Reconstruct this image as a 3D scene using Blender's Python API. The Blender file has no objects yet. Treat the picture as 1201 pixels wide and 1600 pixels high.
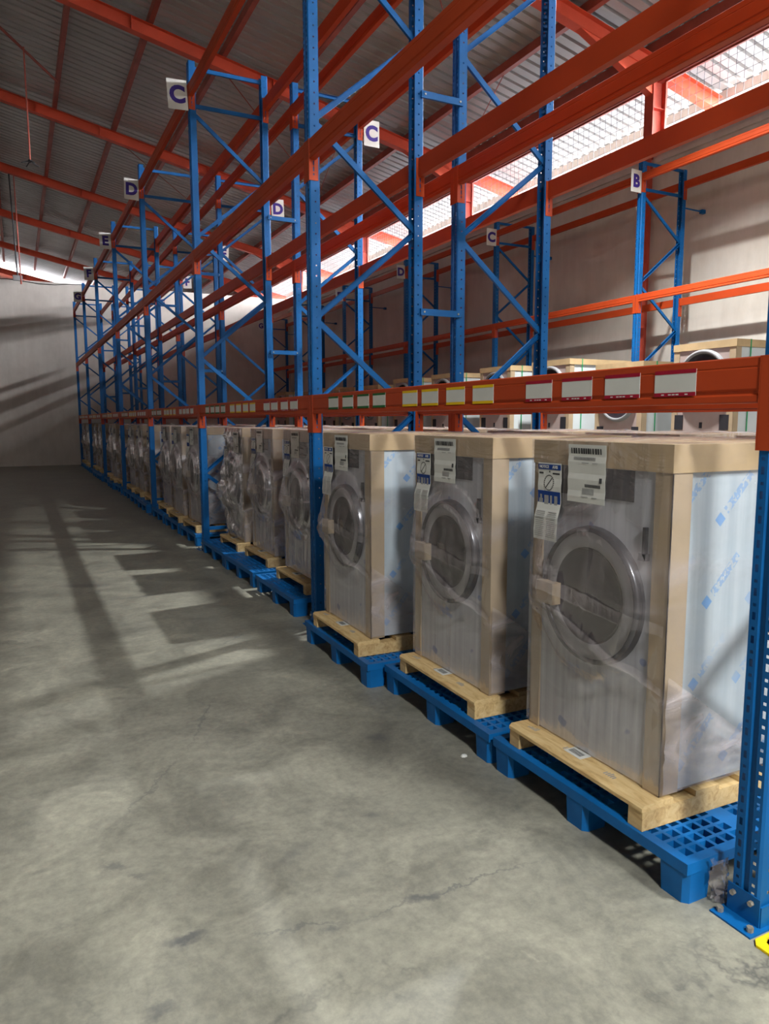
import bpy, math, random
from mathutils import Matrix, Vector
random.seed(7)
R = math.radians
scene = bpy.context.scene
C = scene.collection

# ------------------------------------------------------------------ camera
cam_d = bpy.data.cameras.new('camera')
cam = bpy.data.objects.new('camera', cam_d)
C.objects.link(cam)
cam_d.sensor_fit = 'VERTICAL'
cam_d.sensor_height = 24.0
cam_d.lens = 1146.12 * 24.0 / 1600.0
cam_d.clip_start = 0.05
cam_d.clip_end = 300
cam.matrix_world = (Matrix.Translation((0, 0, 1.6)) @ Matrix.Rotation(-0.4621, 4, 'Z')
                    @ Matrix.Rotation(math.pi / 2 - 0.1246, 4, 'X') @ Matrix.Rotation(-0.0022, 4, 'Z'))
scene.camera = cam

# ------------------------------------------------------------------ sky and exposure
SKY_STRENGTH = 78.0
LAMP_W = 650.0
world = bpy.data.worlds.new('overcast_sky')
scene.world = world
world.use_nodes = True
bg = world.node_tree.nodes['Background']
bg.inputs[0].default_value = (0.95, 0.96, 1.0, 1)
bg.inputs[1].default_value = SKY_STRENGTH
scene.view_settings.view_transform = 'Standard'
scene.view_settings.look = 'None'
scene.view_settings.exposure = 0.0
scene.view_settings.gamma = 1.0
scene.view_settings.use_curve_mapping = False
scene.cycles.max_bounces = 10
scene.cycles.diffuse_bounces = 6
scene.cycles.glossy_bounces = 3
scene.cycles.transmission_bounces = 3
scene.cycles.transparent_max_bounces = 16
scene.cycles.sample_clamp_indirect = 6.0
scene.cycles.caustics_reflective = False
scene.cycles.caustics_refractive = False
scene.cycles.use_denoising = True

def sky_portal(name, loc, rot, sx, sy):
    l = bpy.data.lights.new(name, 'AREA')
    l.shape = 'RECTANGLE'; l.size = sx; l.size_y = sy
    l.cycles.is_portal = True
    o = bpy.data.objects.new(name, l); C.objects.link(o)
    o.location = loc; o.rotation_euler = rot
    return o
sky_portal('clerestory_portal', (10.9, 21.0, 6.86), (0, R(90), 0), 1.05, 50.0)

# ------------------------------------------------------------------ materials
MATS = {}
def new_mat(name):
    m = bpy.data.materials.new(name); m.use_nodes = True
    MATS[name] = m
    nt = m.node_tree
    return m, nt, nt.nodes['Principled BSDF']
def nd(nt, typ, **kw):
    n = nt.nodes.new(typ)
    for k, v in kw.items(): setattr(n, k, v)
    return n
def ramp(nt, stops):
    n = nt.nodes.new('ShaderNodeValToRGB')
    e = n.color_ramp.elements
    while len(e) < len(stops): e.new(0.5)
    for el, (p, c) in zip(e, stops):
        el.position = p; el.color = (c[0], c[1], c[2], 1) if not isinstance(c, (int, float)) else (c, c, c, 1)
    return n
def coords(nt, scale=(1, 1, 1), rot=(0, 0, 0), obj=True):
    tc = nd(nt, 'ShaderNodeTexCoord'); mp = nd(nt, 'ShaderNodeMapping')
    mp.inputs['Scale'].default_value = scale; mp.inputs['Rotation'].default_value = rot
    nt.links.new(tc.outputs['Object' if obj else 'Generated'], mp.inputs[0])
    return mp.outputs[0]
def noise(nt, vec, scale, detail=4, rough=.55, dist=0):
    n = nd(nt, 'ShaderNodeTexNoise')
    n.inputs['Scale'].default_value = scale; n.inputs['Detail'].default_value = detail
    n.inputs['Roughness'].default_value = rough; n.inputs['Distortion'].default_value = dist
    nt.links.new(vec, n.inputs['Vector'])
    return n
def mixc(nt, fac, a, b, mode='MIX'):
    n = nd(nt, 'ShaderNodeMix', data_type='RGBA', blend_type=mode)
    if isinstance(fac, (int, float)): n.inputs[0].default_value = fac
    else: nt.links.new(fac, n.inputs[0])
    for i, c in ((6, a), (7, b)):
        if isinstance(c, tuple): n.inputs[i].default_value = (*c, 1)
        else: nt.links.new(c, n.inputs[i])
    return n.outputs[2]
def bump(nt, bs, h, strength=.2, dist=.01):
    b = nd(nt, 'ShaderNodeBump')
    b.inputs['Strength'].default_value = strength; b.inputs['Distance'].default_value = dist
    nt.links.new(h, b.inputs['Height']); nt.links.new(b.outputs[0], bs.inputs['Normal'])
def simple(name, col, rough=.5, metal=0.0, var=.08, scale=6.0, coat=0.0):
    m, nt, bs = new_mat(name)
    v = coords(nt)
    n = noise(nt, v, scale, 5)
    dark = tuple(c * (1 - 2 * var) for c in col); lite = tuple(min(1, c * (1 + var)) for c in col)
    rp = ramp(nt, [(.3, dark), (.7, lite)])
    nt.links.new(n.outputs['Fac'], rp.inputs[0])
    nt.links.new(rp.outputs[0], bs.inputs['Base Color'])
    bs.inputs['Roughness'].default_value = rough; bs.inputs['Metallic'].default_value = metal
    bs.inputs['Specular IOR Level'].default_value = .22
    if coat:
        bs.inputs['Coat Weight'].default_value = coat; bs.inputs['Coat Roughness'].default_value = .15
    return m
simple('rack_blue', (0.003, 0.098, 0.31), .46, 0, .10, 3)
simple('rack_orange', (0.42, 0.052, 0.012), .5, 0, .07, 2)
simple('rafter_red', (0.62, 0.085, 0.04), .6, 0, .10, 1.5)
simple('purlin_red', (0.36, 0.085, 0.06), .5, 0, .15, 2)
simple('column_red', (0.50, 0.085, 0.055), .5, 0, .12, 2)
simple('pallet_blue', (0.005, 0.12, 0.37), .45, 0, .14, 4)
simple('bolt_metal', (0.42, 0.38, 0.32), .45, .6, .2, 30)
simple('cap_board', (0.44, 0.315, 0.175), .75, 0, .10, 5)
simple('card', (0.37, 0.28, 0.185), .8, 0, .08, 4)
simple('chrome_ring', (0.10, 0.10, 0.11), .25, .8, .1, 5)
simple('door_glass', (0.025, 0.02, 0.025), .12, 0, .2, 3)
simple('grey_plastic', (0.20, 0.20, 0.21), .4, 0, .05, 5)
simple('dark_panel', (0.03, 0.03, 0.035), .25, 0, .05, 5)
simple('paper', (0.62, 0.62, 0.59), .7, 0, .03, 8)
simple('print_black', (0.05, 0.05, 0.055), .7, 0, .1, 20)
simple('print_grey', (0.32, 0.32, 0.32), .7, 0, .1, 20)
simple('print_blue', (0.012, 0.05, 0.24), .6, 0, .05, 20)
simple('sign_purple', (0.045, 0.025, 0.22), .6, 0, .05, 5)
simple('band_red', (0.33, 0.008, 0.03), .5, 0, .03, 5)
simple('band_yellow', (0.78, 0.50, 0.01), .5, 0, .03, 5)
simple('band_green', (0.01, 0.12, 0.03), .5, 0, .03, 5)
simple('guard_yellow', (0.80, 0.58, 0.01), .4, 0, .06, 8)
simple('strap_green', (0.01, 0.28, 0.10), .35, 0, .05, 20)
simple('black_metal', (0.02, 0.02, 0.022), .45, 0, .1, 8)
simple('galvanised', (0.45, 0.42, 0.38), .5, .2, .1, 3)
simple('wire_metal', (0.12, 0.12, 0.13), .5, .3, .1, 3)
simple('white_panel', (0.50, 0.53, 0.55), .5, 0, .04, 3)
simple('mauve_panel', (0.34, 0.27, 0.255), .55, 0, .06, 3)
simple('asphalt', (0.04, 0.043, 0.047), .9, 0, .2, 1)
simple('rim_steel', (0.30, 0.29, 0.30), .35, .3, .05, 5)
simple('lamp_grey', (0.35, 0.35, 0.36), .4, .3, .05, 5)

def floor_mat():
    m, nt, bs = new_mat('concrete')
    v = coords(nt)
    big = noise(nt, v, .55, 6, .6, .4); mid = noise(nt, v, 2.6, 8, .68, .8); fine = noise(nt, v, 24, 8, .75)
    r1 = ramp(nt, [(.30, (.17, .165, .135)), (.50, (.26, .252, .205)), (.70, (.36, .345, .275))])
    nt.links.new(mid.outputs['Fac'], r1.inputs[0])
    r2 = ramp(nt, [(.35, (.84, .84, .86)), (.65, (1, 1, 1))])
    nt.links.new(big.outputs['Fac'], r2.inputs[0])
    c = mixc(nt, 1.0, r1.outputs[0], r2.outputs[0], 'MULTIPLY')
    r3 = ramp(nt, [(.38, (.80, .80, .82)), (.62, (1.06, 1.06, 1.04))])
    nt.links.new(fine.outputs['Fac'], r3.inputs[0])
    c = mixc(nt, 1.0, c, r3.outputs[0], 'MULTIPLY')
    # dark scuffs
    sc = noise(nt, coords(nt, (1, .55, 1), (0, 0, R(-28))), 2.6, 12, .78, 1.4)
    r4 = ramp(nt, [(.64, 0.0), (.74, 1.0)])
    nt.links.new(sc.outputs['Fac'], r4.inputs[0])
    mu = nd(nt, 'ShaderNodeMath', operation='MULTIPLY'); mu.inputs[1].default_value = .62
    nt.links.new(r4.outputs[0], mu.inputs[0])
    c = mixc(nt, mu.outputs[0], c, (.085, .083, .085))
    # pale rubbed spots
    sp = noise(nt, v, 4.3, 9, .75, .6)
    r6 = ramp(nt, [(.62, 0.0), (.75, .6)])
    nt.links.new(sp.outputs['Fac'], r6.inputs[0])
    c = mixc(nt, r6.outputs[0], c, (.41, .385, .30))
    # hairline cracks
    vo = nd(nt, 'ShaderNodeTexVoronoi', feature='DISTANCE_TO_EDGE'); vo.inputs['Scale'].default_value = .28
    wv = nd(nt, 'ShaderNodeVectorMath', operation='ADD')
    wn = noise(nt, v, 1.3, 6, .7)
    ws = nd(nt, 'ShaderNodeVectorMath', operation='SCALE'); ws.inputs['Scale'].default_value = .9
    nt.links.new(wn.outputs['Color'], ws.inputs[0])
    nt.links.new(v, wv.inputs[0]); nt.links.new(ws.outputs[0], wv.inputs[1]); nt.links.new(wv.outputs[0], vo.inputs['Vector'])
    r5 = ramp(nt, [(.0, 1.0), (.006, 0.0)])
    nt.links.new(vo.outputs['Distance'], r5.inputs[0])
    mk = nd(nt, 'ShaderNodeMath', operation='MULTIPLY')
    rm = ramp(nt, [(.52, 0.0), (.60, .7)]); nt.links.new(big.outputs['Fac'], rm.inputs[0])
    nt.links.new(r5.outputs[0], mk.inputs[0]); nt.links.new(rm.outputs[0], mk.inputs[1])
    c = mixc(nt, mk.outputs[0], c, (.06, .06, .062))
    # smudges and longer cracks where the floor shows them: (x, y, half length, half width, turn, strength)
    dn = noise(nt, v, 9, 6, .7)
    sb = nd(nt, 'ShaderNodeVectorMath', operation='SUBTRACT'); sb.inputs[1].default_value = (.5, .5, .5); nt.links.new(dn.outputs['Color'], sb.inputs[0])
    sc2 = nd(nt, 'ShaderNodeVectorMath', operation='SCALE'); sc2.inputs['Scale'].default_value = .16; nt.links.new(sb.outputs[0], sc2.inputs[0])
    dv = nd(nt, 'ShaderNodeVectorMath', operation='ADD'); nt.links.new(v, dv.inputs[0]); nt.links.new(sc2.outputs[0], dv.inputs[1])
    acc = None
    for (sx, sy, a, b_, ang, st) in ((.381, 2.162, .09, .035, -10, .75), (1.14, 2.006, .10, .03, 5, .7), (.803, 1.983, .06, .03, 0, .5), (.23, 2.657, .08, .025, -25, .5), (.294, 2.558, .05, .02, -15, .45),
                              (1.554, 3.202, .10, .05, -30, .6), (.83, 2.43, .12, .05, 30, .3), (1.21, 2.56, .05, .04, 0, .45), (.99, 2.28, .16, .06, 60, .28), (.26, 1.913, .05, .03, 0, .5),
                              (1.25, 2.0, .50, .010, 0, .55), (.72, 2.04, .22, .010, -14, .45), (.82, 3.85, .45, .010, 66, .45), (.45, 3.2, .42, .010, 55, .4), (1.35, 5.2, .30, .012, 40, .5), (1.0, 6.9, .5, .03, 5, .5), (.5, 7.6, .4, .10, -20, .45)):
        mp = nd(nt, 'ShaderNodeMapping', vector_type='TEXTURE')
        mp.inputs['Location'].default_value = (sx, sy, 0); mp.inputs['Rotation'].default_value = (0, 0, R(ang)); mp.inputs['Scale'].default_value = (a, b_, 1)
        nt.links.new(dv.outputs[0], mp.inputs[0])
        ln = nd(nt, 'ShaderNodeVectorMath', operation='LENGTH'); nt.links.new(mp.outputs[0], ln.inputs[0])
        rp = ramp(nt, [(.25, st), (.95, 0.0)]); nt.links.new(ln.outputs['Value'], rp.inputs[0])
        if acc is None: acc = rp.outputs[0]
        else:
            mxm = nd(nt, 'ShaderNodeMath', operation='MAXIMUM'); nt.links.new(acc, mxm.inputs[0]); nt.links.new(rp.outputs[0], mxm.inputs[1]); acc = mxm.outputs[0]
    c = mixc(nt, acc, c, (.075, .078, .085))
    nt.links.new(c, bs.inputs['Base Color'])
    rr = ramp(nt, [(.3, .42), (.7, .62)]); nt.links.new(mid.outputs['Fac'], rr.inputs[0])
    nt.links.new(rr.outputs[0], bs.inputs['Roughness'])
    bump(nt, bs, fine.outputs['Fac'], .12, .004)
floor_mat()

def wall_mat():
    m, nt, bs = new_mat('plaster')
    v = coords(nt)
    n = noise(nt, v, .7, 7, .6, .3); f = noise(nt, coords(nt, (1, 1, .25)), 4, 6, .65)
    r1 = ramp(nt, [(.3, (.50, .46, .42)), (.65, (.62, .58, .53))])
    nt.links.new(n.outputs['Fac'], r1.inputs[0])
    r2 = ramp(nt, [(.32, (.90, .89, .88)), (.6, (1, 1, 1))]); nt.links.new(f.outputs['Fac'], r2.inputs[0])
    c = mixc(nt, 1.0, r1.outputs[0], r2.outputs[0], 'MULTIPLY')
    nt.links.new(c, bs.inputs['Base Color']); bs.inputs['Roughness'].default_value = .85
    bump(nt, bs, f.outputs['Fac'], .1, .01)
wall_mat()

def roof_mat():
    m, nt, bs = new_mat('roof_sheet')
    n = noise(nt, coords(nt, (.25, 1, 1)), 2.0, 6, .6)
    r1 = ramp(nt, [(.3, (.40, .395, .385)), (.7, (.51, .505, .495))])
    nt.links.new(n.outputs['Fac'], r1.inputs[0]); nt.links.new(r1.outputs[0], bs.inputs['Base Color'])
    bs.inputs['Roughness'].default_value = .48; bs.inputs['Metallic'].default_value = .35
roof_mat()

def wood_mat():
    m, nt, bs = new_mat('pine')
    v = coords(nt, (6, 1.0, 6))
    n = noise(nt, v, 5, 6, .6, 1.5)
    oi = nd(nt, 'ShaderNodeObjectInfo')
    r1 = ramp(nt, [(.28, (.40, .25, .10)), (.5, (.60, .43, .21)), (.72, (.68, .53, .29))])
    nt.links.new(n.outputs['Fac'], r1.inputs[0])
    k = noise(nt, coords(nt), 3.2, 2); r2 = ramp(nt, [(.30, (.50, .36, .28)), (.36, (1, 1, 1))])
    nt.links.new(k.outputs['Fac'], r2.inputs[0])
    c = mixc(nt, 1.0, r1.outputs[0], r2.outputs[0], 'MULTIPLY')
    r3 = ramp(nt, [(0, (.78, .74, .70)), (1, (1.08, 1.05, 1.0))]); nt.links.new(oi.outputs['Random'], r3.inputs[0])
    c = mixc(nt, 1.0, c, r3.outputs[0], 'MULTIPLY')
    nt.links.new(c, bs.inputs['Base Color']); bs.inputs['Roughness'].default_value = .7
    bump(nt, bs, n.outputs['Fac'], .15, .003)
wood_mat()

def steel_film():
    # brushed front panel under grey protective film
    m, nt, bs = new_mat('front_film')
    n = noise(nt, coords(nt, (1, 22, .35)), 1.2, 4, .6); big = noise(nt, coords(nt), 2.0, 4)
    r1 = ramp(nt, [(.32, (.34, .345, .38)), (.68, (.50, .505, .55))])
    nt.links.new(n.outputs['Fac'], r1.inputs[0])
    r2 = ramp(nt, [(.3, (.82, .82, .84)), (.7, (1.05, 1.04, 1.03))]); nt.links.new(big.outputs['Fac'], r2.inputs[0])
    c = mixc(nt, 1.0, r1.outputs[0], r2.outputs[0], 'MULTIPLY')
    w = nd(nt, 'ShaderNodeTexNoise'); w.inputs['Scale'].default_value = 9; w.inputs['Detail'].default_value = 1
    nt.links.new(coords(nt), w.inputs['Vector'])
    r3 = ramp(nt, [(.69, 0.0), (.72, .7)]); nt.links.new(w.outputs['Fac'], r3.inputs[0])
    c = mixc(nt, r3.outputs[0], c, (.10, .14, .30))
    nt.links.new(c, bs.inputs['Base Color']); bs.inputs['Roughness'].default_value = .38
steel_film()

def side_film():
    # pale blue-white protective film with rows of light blue diagonal print
    m, nt, bs = new_mat('side_film')
    base = noise(nt, coords(nt, (14, 14, .4)), 1.5, 4, .6)
    r0 = ramp(nt, [(.3, (.37, .44, .51)), (.7, (.50, .565, .62))]); nt.links.new(base.outputs['Fac'], r0.inputs[0])
    tc = nd(nt, 'ShaderNodeTexCoord'); sp = nd(nt, 'ShaderNodeSeparateXYZ'); nt.links.new(tc.outputs['Object'], sp.inputs[0])
    def mth(op, a, b=None):
        n = nd(nt, 'ShaderNodeMath', operation=op)
        for i, q in ((0, a), (1, b)):
            if q is None: continue
            if isinstance(q, (int, float)): n.inputs[i].default_value = q
            else: nt.links.new(q, n.inputs[i])
        return n.outputs[0]
    x = mth('ADD', sp.outputs['X'], sp.outputs['Y']); z = sp.outputs['Z']
    a = R(47)
    p = mth('ADD', mth('MULTIPLY', x, math.cos(a)), mth('MULTIPLY', z, math.sin(a)))
    q = mth('SUBTRACT', mth('MULTIPLY', z, math.cos(a)), mth('MULTIPLY', x, math.sin(a)))
    row = mth('FLOOR', mth('DIVIDE', q, .17))
    qf = mth('ABSOLUTE', mth('SUBTRACT', mth('FRACT', mth('DIVIDE', q, .17)), .5))       # 0 centre of row
    pp = mth('FRACT', mth('ADD', mth('DIVIDE', p, .40), mth('MULTIPLY', row, .37)))
    dia = mth('LESS_THAN', mth('MAXIMUM', mth('MULTIPLY', mth('ABSOLUTE', mth('SUBTRACT', pp, .10)), .40), mth('MULTIPLY', qf, .17)), .019)
    band = mth('LESS_THAN', qf, .10)
    seg = mth('MULTIPLY', mth('GREATER_THAN', pp, .20), mth('LESS_THAN', pp, .66))
    tn = nd(nt, 'ShaderNodeTexNoise'); tn.inputs['Scale'].default_value = 75; tn.inputs['Detail'].default_value = 1
    nt.links.new(tc.outputs['Object'], tn.inputs['Vector'])
    letters = mth('GREATER_THAN', tn.outputs['Fac'], .46)
    txt = mth('MULTIPLY', mth('MULTIPLY', band, seg), mth('MULTIPLY', letters, .55))
    fade = noise(nt, coords(nt), 3.0, 3); rf = ramp(nt, [(.40, 0.15), (.55, 1.0)]); nt.links.new(fade.outputs['Fac'], rf.inputs[0])
    mk = mth('MULTIPLY', mth('MAXIMUM', mth('MULTIPLY', dia, .85), txt), rf.outputs[0])
    c = mixc(nt, mk, r0.outputs[0], (.10, .30, .66))
    nt.links.new(c, bs.inputs['Base Color']); bs.inputs['Roughness'].default_value = .35
side_film()

def film_mat(name, opac, wr, gloss=.34):
    m, nt, bs = new_mat(name)
    out = nt.nodes['Material Output']
    n1 = noise(nt, coords(nt, (1, 1, .10)), 13, 3, .5, .4)
    n2 = noise(nt, coords(nt, (1, 1, 2.2), (R(20), 0, 0)), 2.6, 4, .55, .8)
    ad = nd(nt, 'ShaderNodeMath', operation='ADD'); nt.links.new(n1.outputs['Fac'], ad.inputs[0]); nt.links.new(n2.outputs['Fac'], ad.inputs[1])
    bp = nd(nt, 'ShaderNodeBump'); bp.inputs['Strength'].default_value = wr; bp.inputs['Distance'].default_value = .03
    nt.links.new(ad.outputs[0], bp.inputs['Height'])
    nt.nodes.remove(bs)
    df = nd(nt, 'ShaderNodeBsdfDiffuse'); df.inputs['Color'].default_value = (.60, .54, .56, 1)
    nt.links.new(bp.outputs[0], df.inputs['Normal'])
    tr = nd(nt, 'ShaderNodeBsdfTransparent')
    rp = ramp(nt, [(.35, opac * .3), (.55, opac * .8), (.72, min(.9, opac * 1.9))])
    nt.links.new(n2.outputs['Fac'], rp.inputs[0])
    mx = nd(nt, 'ShaderNodeMixShader')
    nt.links.new(rp.outputs[0], mx.inputs[0]); nt.links.new(tr.outputs[0], mx.inputs[1]); nt.links.new(df.outputs[0], mx.inputs[2])
    gl = nd(nt, 'ShaderNodeBsdfGlossy'); gl.inputs['Roughness'].default_value = .13; gl.inputs['Color'].default_value = (.95, .93, .95, 1)
    nt.links.new(bp.outputs[0], gl.inputs['Normal'])
    lw = nd(nt, 'ShaderNodeLayerWeight'); lw.inputs[0].default_value = .30
    fm = nd(nt, 'ShaderNodeMath', operation='MULTIPLY'); fm.inputs[1].default_value = gloss; nt.links.new(lw.outputs['Fresnel'], fm.inputs[0])
    mx2 = nd(nt, 'ShaderNodeMixShader')
    nt.links.new(fm.outputs[0], mx2.inputs[0]); nt.links.new(mx.outputs[0], mx2.inputs[1]); nt.links.new(gl.outputs[0], mx2.inputs[2])
    nt.links.new(mx2.outputs[0], out.inputs['Surface'])
film_mat('stretch_film', .15, .35, .24)
film_mat('thick_film', .42, .4, .42)
film_mat('loose_film', .30, .6, .6)

def emit_mat(name, col, s):
    m, nt, bs = new_mat(name)
    bs.inputs['Emission Color'].default_value = (*col, 1); bs.inputs['Emission Strength'].default_value = s
emit_mat('lamp_glow', (1, .97, .92), 25)

# ------------------------------------------------------------------ mesh helpers
class MB:
    def __init__(s): s.v = []; s.f = []
    def add(s, vs, fs):
        b = len(s.v); s.v += [tuple(p) for p in vs]; s.f += [tuple(b + i for i in f) for f in fs]; return s
    def box(s, x0, x1, y0, y1, z0, z1):
        return s.add([(x0, y0, z0), (x1, y0, z0), (x1, y1, z0), (x0, y1, z0), (x0, y0, z1), (x1, y0, z1), (x1, y1, z1), (x0, y1, z1)],
                     [(0, 3, 2, 1), (4, 5, 6, 7), (0, 1, 5, 4), (1, 2, 6, 5), (2, 3, 7, 6), (3, 0, 4, 7)])
    def quad(s, a, b, c, d): return s.add([a, b, c, d], [(0, 1, 2, 3)])
    def extrude(s, poly, fn, t0, t1, cap=True):
        """poly of 2D points; fn(u, v, t) -> 3D"""
        n = len(poly)
        vs = [fn(u, v, t0) for u, v in poly] + [fn(u, v, t1) for u, v in poly]
        fs = [(i, (i + 1) % n, n + (i + 1) % n, n + i) for i in range(n)]
        if cap: fs += [tuple(range(n))[::-1], tuple(range(n, 2 * n))]
        return s.add(vs, fs)
    def bar(s, p, q, prof, up=(0, 1, 0)):
        """profile (u along side, v along up) swept from p to q"""
        p = Vector(p); q = Vector(q); d = (q - p).normalized()
        up = Vector(up); side = d.cross(up).normalized(); up = side.cross(d).normalized()
        L = (q - p).length
        return s.extrude(prof, lambda u, v, t: p + side * u + up * v + d * t, 0, L)
    def tube(s, p, q, r, n=8):
        return s.bar(p, q, [(r * math.cos(2 * math.pi * i / n), r * math.sin(2 * math.pi * i / n)) for i in range(n)],
                     (0, 1, 0) if abs((Vector(q) - Vector(p)).normalized().y) < .9 else (0, 0, 1))
    def lathe(s, prof, n, fn, close=False):
        vs = []; fs = []
        for i in range(n):
            a = 2 * math.pi * i / n
            vs += [fn(r * math.cos(a), r * math.sin(a), h) for r, h in prof]
        m = len(prof)
        for i in range(n):
            j = (i + 1) % n
            for k in range(m - 1): fs.append((i * m + k, j * m + k, j * m + k + 1, i * m + k + 1))
            if close: fs.append((i * m + m - 1, j * m + m - 1, j * m, i * m))
        return s.add(vs, fs)
    def disc(s, n, fn, r, h):
        vs = [fn(r * math.cos(2 * math.pi * i / n), r * math.sin(2 * math.pi * i / n), h) for i in range(n)]
        return s.add(vs, [tuple(range(n))])
    def mesh(s, name, mat, smooth=False):
        me = bpy.data.meshes.new(name); me.from_pydata(s.v, [], s.f); me.update()
        me.materials.append(MATS[mat])
        if smooth: me.polygons.foreach_set('use_smooth', [True] * len(me.polygons))
        return me
RECT = lambda w, h: [(-w / 2, -h / 2), (w / 2, -h / 2), (w / 2, h / 2), (-w / 2, h / 2)]
CHAN = lambda w, h, t: [(-w / 2, 0), (w / 2, 0), (w / 2, h), (w / 2 - t, h), (w / 2 - t, t), (-w / 2 + t, t), (-w / 2 + t, h), (-w / 2, h)]

STUFF = ('label_print', 'barcode_print', 'fine_print', 'pictogram', 'white_pictogram', 'small_print', 'stamp_mark', 'blue_block', 'colour_band', 'wire_mesh')
def put(name, me, parent=None, loc=(0, 0, 0), rz=0.0, scale=None):
    o = bpy.data.objects.new(name, me); C.objects.link(o)
    if parent is not None: o.parent = parent
    o.location = loc
    if rz: o.rotation_euler = (0, 0, rz)
    if scale: o.scale = scale
    if name in STUFF: o['kind'] = 'stuff'
    return o
def tag(o, label, cat, group=None, kind=None):
    o['label'] = label; o['category'] = cat
    if group: o['group'] = group
    if kind: o['kind'] = kind
    return o
def struct(o, label=None):
    o['kind'] = 'structure'
    if label: o['label'] = label
    return o
def empty(name, loc, rz=0.0):
    o = bpy.data.objects.new(name, None); C.objects.link(o); o.empty_display_size = .2
    o.location = loc; o.rotation_euler = (0, 0, rz)
    return o
def text_mesh(txt, size, mat, depth=.0012, offset=0.0):
    cu = bpy.data.curves.new('txt', 'FONT'); cu.body = txt; cu.size = size; cu.extrude = depth; cu.offset = offset
    cu.align_x = 'CENTER'; cu.align_y = 'CENTER'; cu.resolution_u = 4
    ob = bpy.data.objects.new('txt', cu); C.objects.link(ob)
    dg = bpy.context.evaluated_depsgraph_get()
    me = bpy.data.meshes.new_from_object(ob.evaluated_get(dg))
    bpy.data.objects.remove(ob); bpy.data.curves.remove(cu)
    me.materials.clear(); me.materials.append(MATS[mat])
    return me

# ------------------------------------------------------------------ layout numbers
X1, Y0, L = 2.007, 1.4424, 3.8433
DEPTH = .9457
X2 = X1 + 1.261                      # second rack, back to back with the first
X3, Y3 = 8.78, 8.806 - 3.8433        # rack along the wall
WALLX, WALLY = 10.2, 29.1
SILL, HEAD = 6.32, 7.36
SLOPE = .217
roofz = lambda x: 10.1 - SLOPE * x
RIDGE = -5.0
EAVE = 11.9
UY = lambda i: Y0 + L * i
COLS = [-2.05 + 6 * k for k in range(9)]      # frames of the building: ... 9.95, 15.95 ...

# ------------------------------------------------------------------ the building
b = MB(); b.box(-20.4, 10.42, -12.3, 47.5, -.2, 0)
fl = struct(put('floor', b.mesh('floor', 'concrete')), 'worn grey concrete floor with scuffs and hairline cracks')

b = MB(); b.box(10.43, 60, -40, 90, -.2, -.05); b.box(-60, 10.43, 47.51, 90, -.2, -.05)
struct(put('ground', b.mesh('ground', 'asphalt')), 'dark paved yard outside the hall')
b = MB(); b.box(WALLX, WALLX + .22, -12, 47.4, 0, SILL)
b.box(WALLX - .05, WALLX + .26, -12, 47.4, SILL - .09, SILL); b.box(WALLX - .06, WALLX, -12, WALLY, 6.0, 6.07)
wr = struct(put('wall_right', b.mesh('wall_right', 'plaster')), 'long plastered wall under the wire mesh openings')
b = MB(); b.box(-20.2, WALLX, WALLY, WALLY + .2, 0, 6.45)
struct(put('wall_back', b.mesh('wall_back', 'plaster')), 'plastered cross wall at the end of the aisle')
b = MB(); b.box(-20.4, -20.2, -12.2, 47.4, 0, 7.8)
struct(put('wall_left', b.mesh('wall_left', 'plaster')), 'plastered wall of the next hall')
b = MB(); b.box(-20.4, WALLX + .2, -12.2, -12, 0, 11.2)
struct(put('wall_front', b.mesh('wall_front', 'plaster')), 'plastered wall behind the open floor')
b = MB(); b.extrude([(-20.4, 0), (WALLX + .2, 0), (WALLX + .2, roofz(WALLX + .2) - .26), (RIDGE, roofz(RIDGE) - .26), (-20.4, roofz(RIDGE) - SLOPE * 15.4 - .26)], lambda u, v, t: (u, t, v), 47.2, 47.4)
struct(put('wall_gable', b.mesh('wall_gable', 'plaster')), 'far gable wall')

# roof: corrugated sheets, each its own piece
def sheet_mesh(name, x0, x1, sgn, w=1.0, n=4):
    m = MB(); p = w / n; prof = []
    for i in range(n):
        y = i * p
        prof += [(y, 0), (y + p * .70, 0), (y + p * .74, .075), (y + p * .93, .075)]
    prof = [(min(y, w), h) for y, h in prof]; prof.append((w, 0))
    vs = []; k = len(prof)
    for x in (x0, x1):
        zz = (roofz(x) if sgn > 0 else roofz(RIDGE) - SLOPE * (RIDGE - x))
        vs += [(x, y, zz + h) for y, h in prof]
    m.add(vs, [(i, i + 1, k + i + 1, k + i) for i in range(k - 1)])
    return m.mesh(name, 'roof_sheet')
ceil = struct(empty('ceiling', (0, 0, 0)), 'grey corrugated metal roof on red purlins')
sr = sheet_mesh('roof_sheet', RIDGE, EAVE, 1); sl = sheet_mesh('roof_sheet', -20.6, RIDGE, -1)
for i in range(60):
    put('roof_sheet', sr, ceil, (0, -12.2 + i, 0)); put('roof_sheet', sl, ceil, (0, -12.2 + i, 0))
# purlins
PURL = [-.1 + 1.445 * k for k in range(-3, 8)]
for k, x in enumerate(PURL):
    m = MB(); z = roofz(x)
    m.box(x - .03, x + .03, -12.2, 44.9, z - .155, z - .012); m.box(x - .03, x + .07, -12.2, 44.9, z - .17, z - .155)
    put('purlin', m.mesh('purlin', 'purlin_red'), ceil)
m = MB(); x = EAVE - .03; z = roofz(x)
m.box(x - .05, x + .1, -12.2, 44.8, z - .17, z - .01)
gut = put('gutter', m.mesh('gutter', 'galvanised'), ceil)
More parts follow.
